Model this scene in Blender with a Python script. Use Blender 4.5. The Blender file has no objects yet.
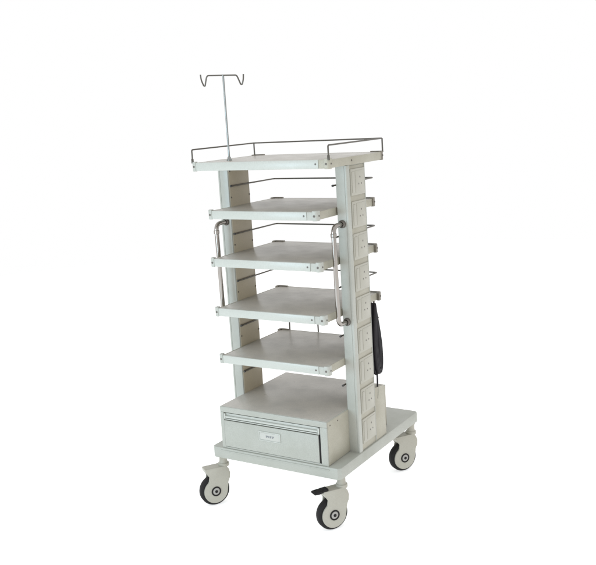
import bpy, bmesh, math
from mathutils import Vector, Matrix

# ------------------------------------------------------------ camera, world, lamps
S = bpy.context.scene
C = S.collection
OY, OZ = -0.36, 0.12            # fitted frame -> trolley centred over the world origin, floor at z = 0

Q = dict(cx=1.95008, cy=-2.77605, cz=1.51320, yaw=0.564176, pitch=-0.187417, roll=-0.059961,
         f=886.975, sx=4.8604, sy=-4.1858)
cy_, sy_ = math.cos(Q['yaw']), math.sin(Q['yaw'])
cp_, sp_ = math.cos(Q['pitch']), math.sin(Q['pitch'])
fwd = Vector((-sy_ * cp_, cy_ * cp_, sp_))
rgt = Vector((cy_, sy_, 0.0))
upv = rgt.cross(fwd)
cr_, sr_ = math.cos(Q['roll']), math.sin(Q['roll'])
r2 = rgt * cr_ + upv * sr_
u2 = -rgt * sr_ + upv * cr_
cam_data = bpy.data.cameras.new('camera')
cam = bpy.data.objects.new('camera', cam_data)
C.objects.link(cam)
M = Matrix((r2, u2, -fwd)).transposed().to_4x4()
M.translation = Vector((Q['cx'], Q['cy'] + OY, Q['cz'] + OZ))
cam.matrix_world = M
cam_data.sensor_width = 36
cam_data.lens = Q['f'] / 596 * 36
cam_data.shift_x = -Q['sx'] / 596
cam_data.shift_y = Q['sy'] / 596
cam_data.clip_end = 200
S.camera = cam

world = bpy.data.worlds.new('World')
S.world = world
world.use_nodes = True
bg = world.node_tree.nodes['Background']
bg.inputs[0].default_value = (1.0, 1.0, 1.0, 1)      # white light tent all round
bg.inputs[1].default_value = 1.0

def area(name, loc, target, size, power, color):
    d = bpy.data.lights.new(name, 'AREA')
    d.shape = 'SQUARE'; d.size = size; d.energy = power; d.color = color
    o = bpy.data.objects.new(name, d); C.objects.link(o)
    o.location = loc
    o.rotation_euler = (Vector(target) - Vector(loc)).to_track_quat('-Z', 'Y').to_euler()
    return o
area('softbox_front', (-1.1, -4.3, 1.2), (0, 0, .8), 1.3, 60, (0.60, 0.84, 1.0))

S.view_settings.view_transform = 'Standard'
S.view_settings.look = 'None'
S.view_settings.exposure = 0
S.view_settings.gamma = 1

# ------------------------------------------------------------ materials
def mat(name, col, rough=.5, metal=0., speckle=0., sscale=260, bump=0., wear=0., wearcol=None, spec=.5, coat=0., wscale=7., rvar=.09):
    m = bpy.data.materials.new(name); m.use_nodes = True
    nt = m.node_tree; N = nt.nodes; L = nt.links
    b = N['Principled BSDF']
    b.inputs['Roughness'].default_value = rough
    b.inputs['Metallic'].default_value = metal
    b.inputs['Specular IOR Level'].default_value = spec
    b.inputs['Coat Weight'].default_value = coat
    tc = N.new('ShaderNodeTexCoord')
    n = N.new('ShaderNodeTexNoise'); n.inputs['Scale'].default_value = sscale; n.inputs['Detail'].default_value = 3
    L.new(tc.outputs['Object'], n.inputs['Vector'])
    r = N.new('ShaderNodeMapRange')
    r.inputs['From Min'].default_value = .3; r.inputs['From Max'].default_value = .7
    r.inputs['To Min'].default_value = 1 - speckle; r.inputs['To Max'].default_value = 1 + speckle
    L.new(n.outputs['Fac'], r.inputs['Value'])
    mul = N.new('ShaderNodeVectorMath'); mul.operation = 'SCALE'
    mul.inputs[0].default_value = col
    L.new(r.outputs[0], mul.inputs['Scale'])
    src = mul.outputs[0]
    if wear > 0:
        n2 = N.new('ShaderNodeTexNoise'); n2.inputs['Scale'].default_value = wscale; n2.inputs['Detail'].default_value = 6
        n2.inputs['Roughness'].default_value = .65
        L.new(tc.outputs['Object'], n2.inputs['Vector'])
        r2_ = N.new('ShaderNodeMapRange')
        r2_.inputs['From Min'].default_value = .42; r2_.inputs['From Max'].default_value = .72
        r2_.inputs['To Min'].default_value = 0; r2_.inputs['To Max'].default_value = wear
        L.new(n2.outputs['Fac'], r2_.inputs['Value'])
        mx = N.new('ShaderNodeMix'); mx.data_type = 'RGBA'
        L.new(r2_.outputs[0], mx.inputs[0]); L.new(src, mx.inputs[6])
        mx.inputs[7].default_value = (*(wearcol or tuple(c * .8 for c in col)), 1)
        src = mx.outputs[2]
        rr = N.new('ShaderNodeMapRange')
        rr.inputs['To Min'].default_value = rough - 1.6 * rvar; rr.inputs['To Max'].default_value = rough + 1.6 * rvar
        L.new(n2.outputs['Fac'], rr.inputs['Value']); L.new(rr.outputs[0], b.inputs['Roughness'])
    L.new(src, b.inputs['Base Color'])
    if bump > 0:
        bp = N.new('ShaderNodeBump'); bp.inputs['Strength'].default_value = bump; bp.inputs['Distance'].default_value = .001
        L.new(n.outputs['Fac'], bp.inputs['Height']); L.new(bp.outputs[0], b.inputs['Normal'])
    return m

ENAMEL = mat('hammered_enamel', (.385, .395, .355), .40, speckle=.10, sscale=380, bump=.3, wear=.7, wearcol=(.335, .345, .30))
COLUMN = mat('column_enamel', (.435, .445, .405), .36, speckle=.06, sscale=300, bump=.12, wear=.8, wearcol=(.37, .375, .33))
SIDE = mat('ivory_enamel', (.40, .385, .315), .45, speckle=.09, sscale=300, bump=.15, wear=.8, wearcol=(.33, .31, .245))
STRIP = mat('pale_aluminium_strip', (.49, .505, .465), .35, speckle=.05, sscale=200, wear=.5, wearcol=(.45, .47, .43))
CAP = mat('corner_plastic', (.43, .44, .40), .45, speckle=.04, sscale=200)
DECK = mat('grey_laminate', (.47, .445, .40), .34, speckle=.09, sscale=200, wear=.65, wearcol=(.35, .34, .315), spec=.4, wscale=10., rvar=.12)
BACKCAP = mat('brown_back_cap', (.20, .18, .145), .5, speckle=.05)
PANEL = mat('tan_inner_panel', (.49, .435, .325), .45, speckle=.08, sscale=300, bump=.1, wear=.7, wearcol=(.42, .37, .27))
SOCKET = mat('socket_plastic', (.42, .41, .35), .38, speckle=.04, wear=.6, wearcol=(.37,.36,.31))
DARK = mat('dark_recess', (.05, .048, .045), .7)
SCREW = mat('screw_steel', (.16, .145, .13), .4, metal=.7)
WIRE = mat('wire_steel', (.13, .12, .105), .33, metal=.85)
POLE = mat('pole_steel', (.30, .31, .30), .3, metal=.85)
CHROME = mat('handle_chrome', (.36, .335, .31), .16, metal=1.0)
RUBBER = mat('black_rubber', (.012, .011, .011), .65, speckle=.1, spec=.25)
CASTER = mat('caster_plastic', (.40, .39, .335), .42, speckle=.05, sscale=260, wear=.6, wearcol=(.35, .325, .265))
SOCKHOLE = mat('socket_hole', (.17, .16, .145), .6)
HUB = mat('hub_plastic', (.36, .35, .33), .4)
CABLE = mat('cable_sheath', (.014, .012, .015), .55, speckle=.1, spec=.25)
LABEL = mat('label_plate', (.47, .475, .44), .3)
INK = mat('label_ink', (.2, .21, .22), .6)

# white floor with an added glow that hides the trolley's shadow
FL = bpy.data.materials.new('glowing_white_floor'); FL.use_nodes = True
b = FL.node_tree.nodes['Principled BSDF']
b.inputs['Base Color'].default_value = (.82, .82, .82, 1)
b.inputs['Roughness'].default_value = .9
b.inputs['Specular IOR Level'].default_value = 0.1
b.inputs['Emission Color'].default_value = (1, 1, 1, 1)
b.inputs['Emission Strength'].default_value = .55

# ------------------------------------------------------------ helpers
def box(bm, x0, x1, y0, y1, z0, z1, bev=0., seg=2, mi=0):
    vs = [bm.verts.new((x, y, z)) for x in (x0, x1) for y in (y0, y1) for z in (z0, z1)]
    F = [(0, 1, 3, 2), (4, 6, 7, 5), (0, 4, 5, 1), (2, 3, 7, 6), (0, 2, 6, 4), (1, 5, 7, 3)]
    fs = [bm.faces.new([vs[i] for i in f]) for f in F]
    for f in fs: f.material_index = mi
    if bev > 0:
        es = list({e for f in fs for e in f.edges})
        bmesh.ops.bevel(bm, geom=es, offset=bev, segments=seg, affect='EDGES', profile=.5, clamp_overlap=True)

def prism(bm, pts, a0, a1, axis='z', bev=0., mi=0):
    """closed outline extruded along an axis; pts are (p, q) in the two other axes"""
    def v(p, a):
        return {'z': (p[0], p[1], a), 'y': (p[0], a, p[1]), 'x': (a, p[0], p[1])}[axis]
    A = [bm.verts.new(v(p, a0)) for p in pts]; B = [bm.verts.new(v(p, a1)) for p in pts]
    n = len(pts); fs = []
    ca = bm.faces.new(A[::-1]); cb = bm.faces.new(B)
    for i in range(n):
        fs.append(bm.faces.new((A[i], A[(i + 1) % n], B[(i + 1) % n], B[i])))
    for f in fs + [ca, cb]: f.material_index = mi
    if bev > 0:
        es = list(set(ca.edges) | set(cb.edges))
        bmesh.ops.bevel(bm, geom=es, offset=bev, segments=2, affect='EDGES', profile=.5, clamp_overlap=True)

def rounded(pts, r, n=5):
    """round the inner corners of a 3D polyline"""
    P = [Vector(p) for p in pts]; out = [P[0]]
    for i in range(1, len(P) - 1):
        a, b_, c = P[i - 1], P[i], P[i + 1]
        rr = min(r, (a - b_).length * .49, (c - b_).length * .49)
        p0 = b_ + (a - b_).normalized() * rr; p2 = b_ + (c - b_).normalized() * rr
        for k in range(n + 1):
            t = k / n
            out.append(p0 * (1 - t) ** 2 + b_ * 2 * t * (1 - t) + p2 * t * t)
    out.append(P[-1])
    return out

def tube(bm, pts, r, n=10, closed=False, mi=0):
    P = [Vector(p) for p in pts]; m = len(P)
    T = []
    for i in range(m):
        a = P[i - 1] if (i > 0 or closed) else P[i]
        c = P[(i + 1) % m] if (i < m - 1 or closed) else P[i]
        T.append((c - a).normalized())
    u = T[0].orthogonal().normalized(); rings = []
    for i in range(m):
        u = (u - T[i] * u.dot(T[i])).normalized(); w = T[i].cross(u)
        rad = r[i] if isinstance(r, (list, tuple)) else r
        rings.append([bm.verts.new(P[i] + (u * math.cos(2 * math.pi * k / n) + w * math.sin(2 * math.pi * k / n)) * rad) for k in range(n)])
    for i in range(m if closed else m - 1):
        A, B = rings[i], rings[(i + 1) % m]
        off = 0
        if closed and i == m - 1:
            off = min(range(n), key=lambda k: (B[k].co - A[0].co).length)
        for k in range(n):
            f = bm.faces.new((A[k], A[(k + 1) % n], B[(k + 1 + off) % n], B[(k + off) % n])); f.material_index = mi
    if not closed:
        bm.faces.new(rings[0][::-1]).material_index = mi
        bm.faces.new(rings[-1]).material_index = mi

def lathe(bm, prof, origin=(0, 0, 0), axis=(0, 0, 1), n=32, mi=0):
    """profile of (radius, height); ends on the axis are closed"""
    o = Vector(origin); ax = Vector(axis).normalized(); u = ax.orthogonal().normalized(); w = ax.cross(u)
    rings = []
    for r, h in prof:
        if r < 1e-7: rings.append([bm.verts.new(o + ax * h)])
        else: rings.append([bm.verts.new(o + ax * h + (u * math.cos(2 * math.pi * k / n) + w * math.sin(2 * math.pi * k / n)) * r) for k in range(n)])
    for A, B in zip(rings, rings[1:]):
        for k in range(n):
            a, b_, c, d = A[k % len(A)], A[(k + 1) % len(A)], B[(k + 1) % len(B)], B[k % len(B)]
            vs = []
            for q in (a, b_, c, d):
                if q not in vs: vs.append(q)
            if len(vs) > 2: bm.faces.new(vs).material_index = mi

def obj(name, bm, mats, parent=None, loc=(0, 0, 0), rotz=0, smooth=True):
    bmesh.ops.recalc_face_normals(bm, faces=bm.faces)
    me = bpy.data.meshes.new(name); bm.to_mesh(me); bm.free()
    for m in (mats if isinstance(mats, (list, tuple)) else [mats]): me.materials.append(m)
    if smooth:
        me.shade_smooth(); me.set_sharp_from_angle(angle=math.radians(38))
    o = bpy.data.objects.new(name, me); C.objects.link(o)
    o.location = loc; o.rotation_euler = (0, 0, rotz)
    if parent: o.parent = parent
    return o

def screw(bm, p, axis, r=.0045, h=.0018):
    lathe(bm, [(0, -.001), (r, -.001), (r, h * .5), (r * .7, h), (r * .3, h), (r * .25, h * .4), (0, h * .4)], p, axis, 14)

def screw_obj(parent, p, axis, r=.0045, h=.0018):
    bm = bmesh.new(); screw(bm, (0, 0, 0), axis, r, h)
    return obj('screw', bm, SCREW, parent, p)

def dup(o, parent, loc=None, rotz=None):
    c = o.copy(); C.objects.link(c); c.parent = parent
    if loc is not None: c.location = loc
    if rotz is not None: c.rotation_euler = (0, 0, rotz)
    for ch in list(o.children): dup(ch, c)
    return c

# fitted dimensions (metres, before the OY/OZ shift)
W2, D = .31, .7215
ZB, TB = .1435, .0475
CI, CO, CF, CB = .2545, .3053, .1766, .3268
TS = .031
ZT, T, Y3, Y4, RH = 1.3287, .318, .027, .470, .0538
SHELVES = [  # z, half width, front y, back y, x offset
    (1.1358, .2555, .0286, .506, -.002),
    (.9415, .2605, .0275, .505, -.003),
    (.7355, .2625, .0305, .508, -.001),
    (.5361, .2635, .0305, .498, .0035)]

# ------------------------------------------------------------ setting
bm = bmesh.new()
lathe(bm, [(0, 0), (7.0, 0)], n=96)
fl = obj('floor', bm, FL, smooth=False)
fl['kind'] = 'structure'

# ------------------------------------------------------------ the trolley
cart = bpy.data.objects.new('equipment_trolley', None); C.objects.link(cart)
cart['label'] = 'off-white hospital equipment trolley with five shelves, a drawer and four casters'
cart['category'] = 'medical trolley'
G = bpy.data.objects.new  # shorthand not used for naming

def P(x, y, z): return (x, y + OY, z + OZ)

# --- base plate: deck with a turned-down skirt and cut corners
bm = bmesh.new()
c = .012
out = [(-W2 + c, 0), (W2 - c, 0), (W2, c), (W2, D - c), (W2 - c, D), (-W2 + c, D), (-W2, D - c), (-W2, c)]
prism(bm, out, -TB, 0, 'z', bev=.004)
base = obj('base', bm, ENAMEL, cart, P(0, 0, ZB))
bm = bmesh.new()   # welded seam strip along the front under the drawer
box(bm, -.262, .262, -.0025, .004, -.013, -.009, .0008)
obj('seam_strip', bm, ENAMEL, base)

# --- columns
def column(sgn):
    bm = bmesh.new()
    a, b2, ch, rc = CI, CO, .005, .0035
    # cross-section (|x|, y): rounded front edges, front-face grooves, channel for the sockets
    pr = [(a, CF + ch), (a + ch * .3, CF + ch * .3), (a + ch, CF),
          (b2 - .0115, CF), (b2 - .0108, CF + .0016), (b2 - .0092, CF + .0016), (b2 - .0085, CF),
          (b2 - ch * .8, CF), (b2 - ch * .2, CF + ch * .25), (b2, CF + ch * .9),
          (b2, .1995), (b2 - rc, .2008), (b2 - rc, .3200), (b2, .3212),
          (b2, CB - .003), (b2 - .003, CB), (a + .003, CB), (a, CB - .003)]
    pr = [(sgn * x, y) for x, y in pr]
    prism(bm, pr, ZB, ZT - TS - .002, 'z')
    col = obj('column', bm, COLUMN, cart, P(0, 0, 0))
    # cladding sheet on the face between the shelves
    bm = bmesh.new()
    x0, x1 = sorted((sgn * (a - .0015), sgn * (a + .001)))
    box(bm, x0, x1, CF + .0065, CB - .004, ZB + .001, ZT - TS - .003, .0006)
    obj('inner_panel', bm, PANEL, col)
    for z in (1.174, .975, .773, .58):
        for y in (.190, .319): screw_obj(col, (sgn * (a - .0015), y, z), (-sgn, 0, 0), .0036)
    screw_obj(col, (sgn * (a - .0015), .19, 1.283), (-sgn, 0, 0), .0042)
    return col
colL = column(-1)
colR = column(1)

# outer face of the right column: ivory channel lining between the sockets
bm = bmesh.new()
box(bm, CO - .0045, CO - .0022, .2015, .3195, ZB + .002, ZT - TS - .004, .0004)
obj('channel_lining', bm, SIDE, colR)

def socket_mesh():
    bm = bmesh.new()
    box(bm, -.0012, .0068, -.056, .056, -.0515, .0515, .0022, 2, 0)          # cover plate
    box(bm, .0060, .0092, -.050, -.031, -.040, .040, .0014, 2, 0)            # rocker switch
    box(bm, .0060, .0082, -.022, .050, -.043, .043, .0014, 2, 0)             # socket face
    for y, z, r in ((.014, .017, .0040), (.003, -.009, .0034), (.025, -.009, .0034)):
        lathe(bm, [(0, -.002), (r, -.002), (r, .0006), (0, .0006)], (.0079, y, z), (1, 0, 0), 16, 1)
    return bm
s0 = None
for i in range(9):
    z = 1.229 - i * .1256; y = .2605
    if s0 is None:
        s0 = obj('power_socket', socket_mesh(), [SOCKET, SOCKHOLE], colR, (CO - .0042, y, z))
    else:
        dup(s0, colR, (CO - .0042, y, z))

# bracket behind the right and left column foot
for sgn in (1,):
    bm = bmesh.new()
    x0, x1 = sorted((sgn * (CI + .006), sgn * (CO - .001)))
    prism(bm, [(CB - .001, ZB + .0005), (.416, ZB + .0005), (.409, .362), (CB - .001, .372)], x0, x1, 'x', bev=.002)
    obj('column_foot', bm, SIDE, cart, P(0, 0, 0))

# cable hook on the back of the right column
bm = bmesh.new()
tube(bm, rounded([(.283, CB - .004, .708), (.283, .382, .700), (.283, .396, .722)], .012), .0035, 10)
obj('cable_hook', bm, WIRE, cart, P(0, 0, 0))

# --- chrome grab handles on the column fronts
def handle(x, zt_, zb_):
    bm = bmesh.new()
    yo = CF - .070
    tube(bm, rounded([(x, CF - .002, zt_), (x - .001, yo, zt_), (x - .001, yo + .004, zb_ ), (x, CF - .002, zb_)], .030, 8), .0092, 14)
    h = obj('grab_handle', bm, CHROME, cart, P(0, 0, 0))
    for z in (zt_, zb_):
        bm = bmesh.new()
        lathe(bm, [(.0155, -.001), (.0155, .006), (.0125, .010), (.0105, .011)], (x, CF, z), (0, -1, 0), 24)
        obj('mounting_flange', bm, SCREW, h)
    bm = bmesh.new()   # collar where the grip starts
    lathe(bm, [(.0096, -.008), (.0118, -.006), (.0118, .006), (.0096, .008)], (x - .001, yo, zt_ - .034), (0, 0, 1), 20)
    obj('collar', bm, CHROME, h)
handle(.276, 1.073, .686)
handle(-.279, 1.074, .690)

# --- shelves
def shelf(z, hw, y1, y2, xo, top=False, nocap=False):
    side = hw - .001 if top else CI - .0035
    bm = bmesh.new()
    box(bm, -side + .004, side - .004, y1 + .006, y2 - .003, -.022, 0, .0012)
    sh = obj('shelf', bm, DECK, cart, P(xo, 0, z))
    bm = bmesh.new()                                                   # front strip
    box(bm, -hw + .018, hw - .046, y1, y1 + .012, -TS, .0022, .0022)
    obj('front_strip', bm, STRIP, sh)
    bm = bmesh.new()
    box(bm, hw - .0455, hw - .016, y1 + .0008, y1 + .012, -TS + .0006, .0016, .0022)
    obj('strip_end', bm, SIDE if top else CAP, sh)
    for s in (-1, 1):                                                  # side and back strips
        bm = bmesh.new()
        x0, x1 = sorted((s * (side - .0035), s * (side)))
        box(bm, x0, x1, y1 + .013, y2 - .02, -TS + .001, .0006, .0012)
        obj('side_strip', bm, SIDE, sh)
    bm = bmesh.new()
    box(bm, -hw + .02, (side - .004 if nocap else hw - .02), y2 - .003, y2, -TS + .001, .0006, .0012)
    obj('back_strip', bm, SIDE, sh)
    # corner caps: rounded L-shaped mouldings a little proud of the strips
    for sx in (-1, 1):
        for fr in (1, 0):
            if nocap and sx > 0 and not fr: continue
            bm = bmesh.new()
            a = .020
            if fr:
                ax, ay, dy = hw, y1 - .0015, 1
            else:
                ax, ay, dy = hw, y2 + .0015, -1
            L1 = .020 if fr else .055
            L2 = .024
            r = .011
            pts = [(ax - L1, ay)]
            for k in range(6):
                t = math.pi / 2 * k / 5
                pts.append((ax - r + r * math.sin(t), ay + dy * (r - r * math.cos(t))))
            pts += [(ax, ay + dy * L2), (ax - .013, ay + dy * L2), (ax - .013, ay + dy * .013), (ax - L1, ay + dy * .013)]
            pts = [(sx * p, q) for p, q in pts]
            prism(bm, pts, -TS - .0015, .0055 if fr else .0042, 'z', bev=.0018)
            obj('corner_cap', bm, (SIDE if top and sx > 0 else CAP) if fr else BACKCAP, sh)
    for x in (-hw + .012, hw - .012):
        screw_obj(sh, (x, y1 - .0015, -.014), (0, -1, 0), .0044)
    screw_obj(sh, (hw - .058, y1, -.014), (0, -1, 0), .0036)
    if top: screw_obj(sh, (side, .20, -.014), (1, 0, 0), .004)
    if not nocap: screw_obj(sh, (hw, y2 - .010, -.014), (1, 0, 0), .0042)
    screw_obj(sh, (hw, y1 + .015, -.014), (1, 0, 0), .0036)
    return sh

top = shelf(ZT, T, Y3, Y4, 0, True)
for a in SHELVES: shelf(*a, nocap=(a[0] < .6))
# plate under the top shelf joining it to the columns
for sgn in (-1, 1):
    bm = bmesh.new()
    x0, x1 = sorted((sgn * (CI + .001), sgn * (T - .004)))
    box(bm, x0, x1, CF - .002, .44, -TS - .0005, -.0225, .001)
    obj('support_plate', bm, SIDE, top)

# guard rail round three sides of the top shelf
bm = bmesh.new()
xr, yf, yb = T - .003, Y3 + .004, Y4 - .003
tube(bm, rounded([(-xr, yf, .012), (-xr, yf, RH), (-xr, yb, RH), (xr, yb, RH), (xr, yf, RH), (xr, yf, .012)], .008, 5), .0031, 10)
tr = obj('guard_rail', bm, WIRE, top)
for x, y in ((-xr, yb), (xr, yb), (-xr, yf), (xr, yf)):
    bm = bmesh.new()
    if y == yb: tube(bm, [(x, y, -.002), (x, y, RH)], .0033, 10)
    else: lathe(bm, [(0, .0), (.0050, .0), (.0050, .016), (.0034, .019), (0, .019)], (x, y, 0), (0, 0, 1), 18)
    obj('rail_post', bm, WIRE, tr)

# wire rails between the columns, one above each lower shelf and one above the drawer
for z, post in ((1.2215, 0), (1.0215, 0), (.8215, 0), (.6265, 1), (.4240, 0)):
    bm = bmesh.new()
    xr, yb = .2475, .503
    tube(bm, rounded([(-xr, .186, z), (-xr, yb, z), (xr, yb, z), (xr, .168, z)], .012, 5), .0033, 10)
    g = obj('guard_rail', bm, WIRE, cart, P(0, 0, 0))
    for x, y in ((xr, .168), (-xr, .186)):
        bm = bmesh.new()
        lathe(bm, [(0, -.005), (.0042, -.004), (.0042, .003), (0, .004)], (x, y, z), (0, 1, 0), 16)
        obj('rail_end', bm, DARK, g)
    if post:
        for x in (-.211, -.060, .11):
            bm = bmesh.new(); tube(bm, [(x, yb, .536), (x, yb, z)], .0034, 10)
            obj('rail_post', bm, WIRE, g)

# --- drawer cabinet
BX, BY0, BY1, ZD = .257, .0055, .5155, .3247
ox0, ox1, oz0, oz1 = -.240, .226, .1505, .3005
bm = bmesh.new()
z0 = ZB + .0005
box(bm, -BX, BX, BY0, BY1, oz1, ZD, .0022)                     # top board
box(bm, -BX, ox0, BY0 + .0003, BY1 - .001, z0, oz1, .0012)
box(bm, ox1, BX, BY0 + .0003, BY1 - .001, z0, oz1, .0012)
box(bm, ox0, ox1, BY0 + .0003, BY1 - .001, z0, oz0, .0010)
box(bm, ox0, ox1, BY1 - .010, BY1 - .001, oz0, oz1)
cab = obj('drawer_cabinet', bm, ENAMEL, cart, P(0, 0, 0))
bm = bmesh.new()
box(bm, -BX + .003, BX - .003, BY0 + .004, BY1 - .004, ZD - .0005, ZD + .0012, .0006)
obj('cabinet_top', bm, DECK, cab)
bm = bmesh.new()
box(bm, BX - .0003, BX + .0012, BY0 + .006, BY1 - .004, z0 + .002, ZD - .003, .0005)
obj('side_panel', bm, SIDE, cab)
bm = bmesh.new()
for y in (.03, .09):
    screw_obj(cab, (BX + .0012, y, .305), (1, 0, 0), .0028)
bm = bmesh.new()
box(bm, ox0 + .0008, ox1 - .0085, BY0 - .0012, BY0 + .012, .1522, .2660, .0015)
for x in (ox0 + .012, ox1 - .02):                              # drawer body behind the front
    box(bm, x, x + .003, BY0 + .012, .46, .158, .255)
box(bm, ox0 + .015, ox1 - .02, BY0 + .012, .46, .158, .161)
dr = obj('drawer', bm, ENAMEL, cab)
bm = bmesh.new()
box(bm, ox1 - .0080, ox1 - .0003, BY0 + .002, BY0 + .011, .1515, .2640, .0005)  # added black strip standing in for the shade in the drawer's side gap
obj('gap_shade_strip', bm, RUBBER, cab)
bm = bmesh.new()                                               # long moulded pull: channel with rounded ends
xa, xb, za, zb = ox0 + .002, ox1 - .004, .2700, .2955
box(bm, xa, xb, BY0 + .008, BY0 + .012, za, zb, .001)
box(bm, xa, xb, BY0 - .0005, BY0 + .009, za, za + .0035, .001)
box(bm, xa, xa + .005, BY0 - .0005, BY0 + .009, za + .0037, zb, .001)
box(bm, xb - .007, xb, BY0 - .0005, BY0 + .009, za + .0037, zb, .001)
tube(bm, [(xa + .006, BY0 + .005, .2805), (xb - .008, BY0 + .005, .2805)], .0052, 12)
obj('pull_channel', bm, STRIP, dr)
bm = bmesh.new()                                               # label holder with a small card
lx0, lx1, lz0, lz1 = -.064, .040, .2065, .2455
yy = BY0 - .0012
box(bm, lx0, lx1, yy - .0012, yy + .0005, lz0, lz1, .0005)
t = .003
for bx in ((lx0, lx1, lz0, lz0 + t), (lx0, lx1, lz1 - t, lz1)):
    box(bm, bx[0], bx[1], yy - .0034, yy - .0010, bx[2], bx[3], .0007)
for bx in ((lx0, lx0 + t), (lx1 - t, lx1)):
    box(bm, bx[0], bx[1], yy - .0033, yy - .0010, lz0 + t, lz1 - t, .0006)
lh = obj('label_holder', bm, STRIP, dr)
bm = bmesh.new()
cx, cz = (lx0 + lx1) / 2, (lz0 + lz1) / 2
box(bm, lx0 + .006, lx1 - .006, yy - .0020, yy - .0012, lz0 + .005, lz1 - .005, .0003)
# tiny unreadable lettering printed on the card: strokes of a short word
import random
rnd = random.Random(4)
x = cx - .018
while x < cx + .018:
    w_ = rnd.uniform(.003, .0048)
    box(bm, x, x + .0011, yy - .0024, yy - .0019, cz - .0045, cz + .0045, 0, 1, 1)
    box(bm, x + .0011, x + w_, yy - .00235, yy - .0019, cz + rnd.choice((-.0045, -.001, .0033)), cz + .0045, 0, 1, 1)
    x += w_ + .0012
obj('label_card', bm, [LABEL, INK], lh)

# --- drip pole with two hooks on the top shelf
px, py = -.220, .150
pz = ZT
bm = bmesh.new()
tube(bm, [(px, py, pz), (px, py, 1.668)], .0040, 14)
lathe(bm, [(.011, 0), (.011, .004), (.008, .007), (.0068, .014), (.0040, .016)], (px, py, pz), (0, 0, 1), 24)
pole = obj('drip_pole', bm, POLE, cart, P(0, 0, 0))
TL = -.055                                                     # the cross-bar hangs a little lower on its right
for s_, tip, low, bend, dip in ((-1, .113, .097, .084, .041), (1, .098, .086, .070, .036)):
    bm = bmesh.new()
    zt2 = 1.667
    raw = [(0, 0), (bend - .004, 0), (bend + .003, -.014), (low - .003, -dip), (low + .004, -dip), (tip - .001, -.018), (tip + .001, .004)]
    pts = [(px + s_ * a, py, zt2 + z + TL * s_ * a) for a, z in raw]
    tube(bm, rounded(pts, .012, 6), .0030, 12)
    obj('hook', bm, WIRE, pole)

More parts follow.
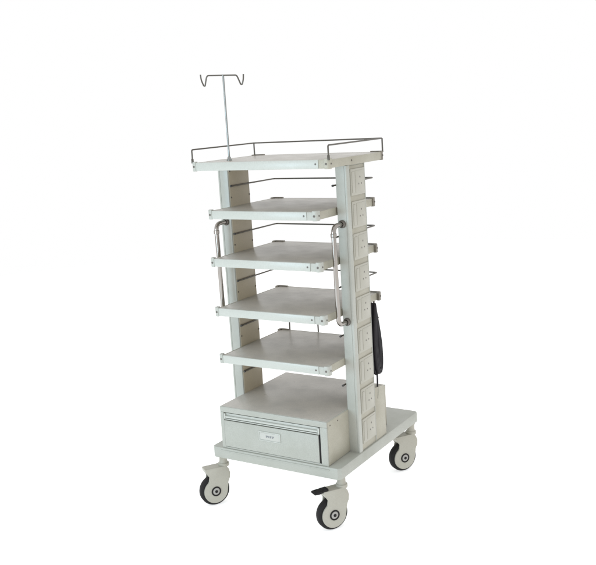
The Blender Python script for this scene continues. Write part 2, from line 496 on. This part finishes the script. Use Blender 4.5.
# --- casters
def caster(brake=False):
    # origin: top of the stem (underside of the base); wheel trails towards -Y, axle along X
    wz, wy = -.151, -.050
    arc = lambda a0, a1, r, n: [(wy - r * math.cos(math.radians(a0 + (a1 - a0) * k / n)), wz + r * math.sin(math.radians(a0 + (a1 - a0) * k / n))) for k in range(n + 1)]
    bm = bmesh.new()
    # side profile in (y, z); nose at -Y
    prof = [(wy - .041, wz + .104), (wy - .039, wz + .090), (wy - .031, wz + .077), (wy - .022, wz + .0660)]
    prof += arc(60, -168, .0520, 26)
    prof += [(wy + .056, wz + .034), (wy + .067, wz + .050), (wy + .069, wz + .070), (wy + .064, wz + .088), (wy + .052, wz + .104)]
    for x0, x1 in ((-.0245, -.0185), (.0185, .0245)):
        prism(bm, prof, x0, x1, 'x', bev=.002)
    hood = [(wy - .041, wz + .1035), (wy - .039, wz + .090), (wy - .031, wz + .0775), (wy - .022, wz + .0670), (wy + .030, wz + .0670), (wy + .064, wz + .046),
            (wy + .0686, wz + .070), (wy + .0635, wz + .088), (wy + .052, wz + .1035)]
    prism(bm, hood, -.0188, .0188, 'x')
    # swivel collar and stem
    lathe(bm, [(.023, wz + .098), (.0245, wz + .103), (.023, wz + .111), (.0185, wz + .114), (.0165, wz + .122), (.0165, -.014), (.0205, -.006), (.0215, 0)], (0, 0, 0), (0, 0, 1), 28)
    h = obj('caster', bm, CASTER)
    bm = bmesh.new()
    R = .065; w = .0175
    lathe(bm, [(.030, -w), (R - .008, -w), (R - .002, -w + .004), (R, -w + .009), (R, w - .009), (R - .002, w - .004), (R - .008, w), (.030, w)], (0, wy, wz), (1, 0, 0), 48)
    lathe(bm, [(0, -w + .002), (.034, -w + .002), (.034, w - .002), (0, w - .002)], (0, wy, wz), (1, 0, 0), 32)
    obj('tyre', bm, RUBBER, h)
    for s in (-1, 1):
        bm = bmesh.new()
        lathe(bm, [(.0210, 0), (.0210, .0030), (.0188, .0042), (.0155, .0030), (.0155, .0016)], (s * .0242, wy, wz), (s, 0, 0), 32, 0)
        lathe(bm, [(.0156, .0014), (.0120, .0030), (.0050, .0032)], (s * .0242, wy, wz), (s, 0, 0), 32, 1)
        lathe(bm, [(.0062, .0020), (.0062, .0050), (.0044, .0058), (0, .0058)], (s * .0242, wy, wz), (s, 0, 0), 20, 0)
        obj('hub', bm, [RUBBER, HUB], h)
    if brake:
        bm = bmesh.new()
        prism(bm, [(wy - .018, wz + .1045), (wy - .040, wz + .1035), (wy - .060, wz + .098), (wy - .078, wz + .100), (wy - .082, wz + .105),
                   (wy - .076, wz + .109), (wy - .060, wz + .107), (wy - .040, wz + .1115), (wy - .018, wz + .112)], -.012, .021, 'x', bev=.0022)
        obj('brake_pedal', bm, RUBBER, h)
    return h
zc = ZB - TB
c0 = caster(); c0.parent = cart; c0.location = P(-.291, .044, zc); c0.rotation_euler = (0, 0, math.radians(-33))
c1 = dup(c0, cart, P(.285, .692, zc), math.radians(-33))
c2 = dup(c0, cart, P(-.283, .690, zc), math.radians(-50))
c3 = caster(True); c3.parent = cart; c3.location = P(.278, .060, zc); c3.rotation_euler = (0, 0, math.radians(-32))

# ------------------------------------------------------------ power cable hung behind the right column
bm = bmesh.new()
def loop(x, yc, zc_, hw, hh, r, lean, n=56):
    pts = []
    for k in range(n):
        a = 2 * math.pi * k / n
        zz = math.sin(a)
        wdt = hw * (.58 - .42 * zz) if zz > 0 else hw * (.58 - .40 * zz)
        yy_ = math.copysign(abs(math.cos(a)) ** .75, math.cos(a)) * wdt
        pts.append((x + .0012 * math.sin(3 * a + x * 900), yc + yy_ + lean * zz, zc_ + hh * zz))
    tube(bm, pts, r, 10, closed=True)
for i, x in enumerate((.264, .277, .290, .302)):
    for j, (hw, hh) in enumerate(((.040, .150), (.027, .137), (.013, .124))):
        loop(x, .372 + .0015 * math.sin(i * 2.1), .570 + .002 * math.cos(i * 1.7), hw - .001 * (i % 2), hh - .003 * ((i + j) % 2), .0072, -.010)
tube(bm, rounded([(.296, .368, .430), (.300, .362, .39), (.302, .352, .33), (.298, .340, .285), (.285, .34, .26)], .02, 6), .0036, 10)
cable = obj('power_cable', bm, CABLE, None, P(0, 0, 0))
cable['label'] = 'black power cable coiled in a long bundle behind the right column of the trolley'
cable['category'] = 'cable'
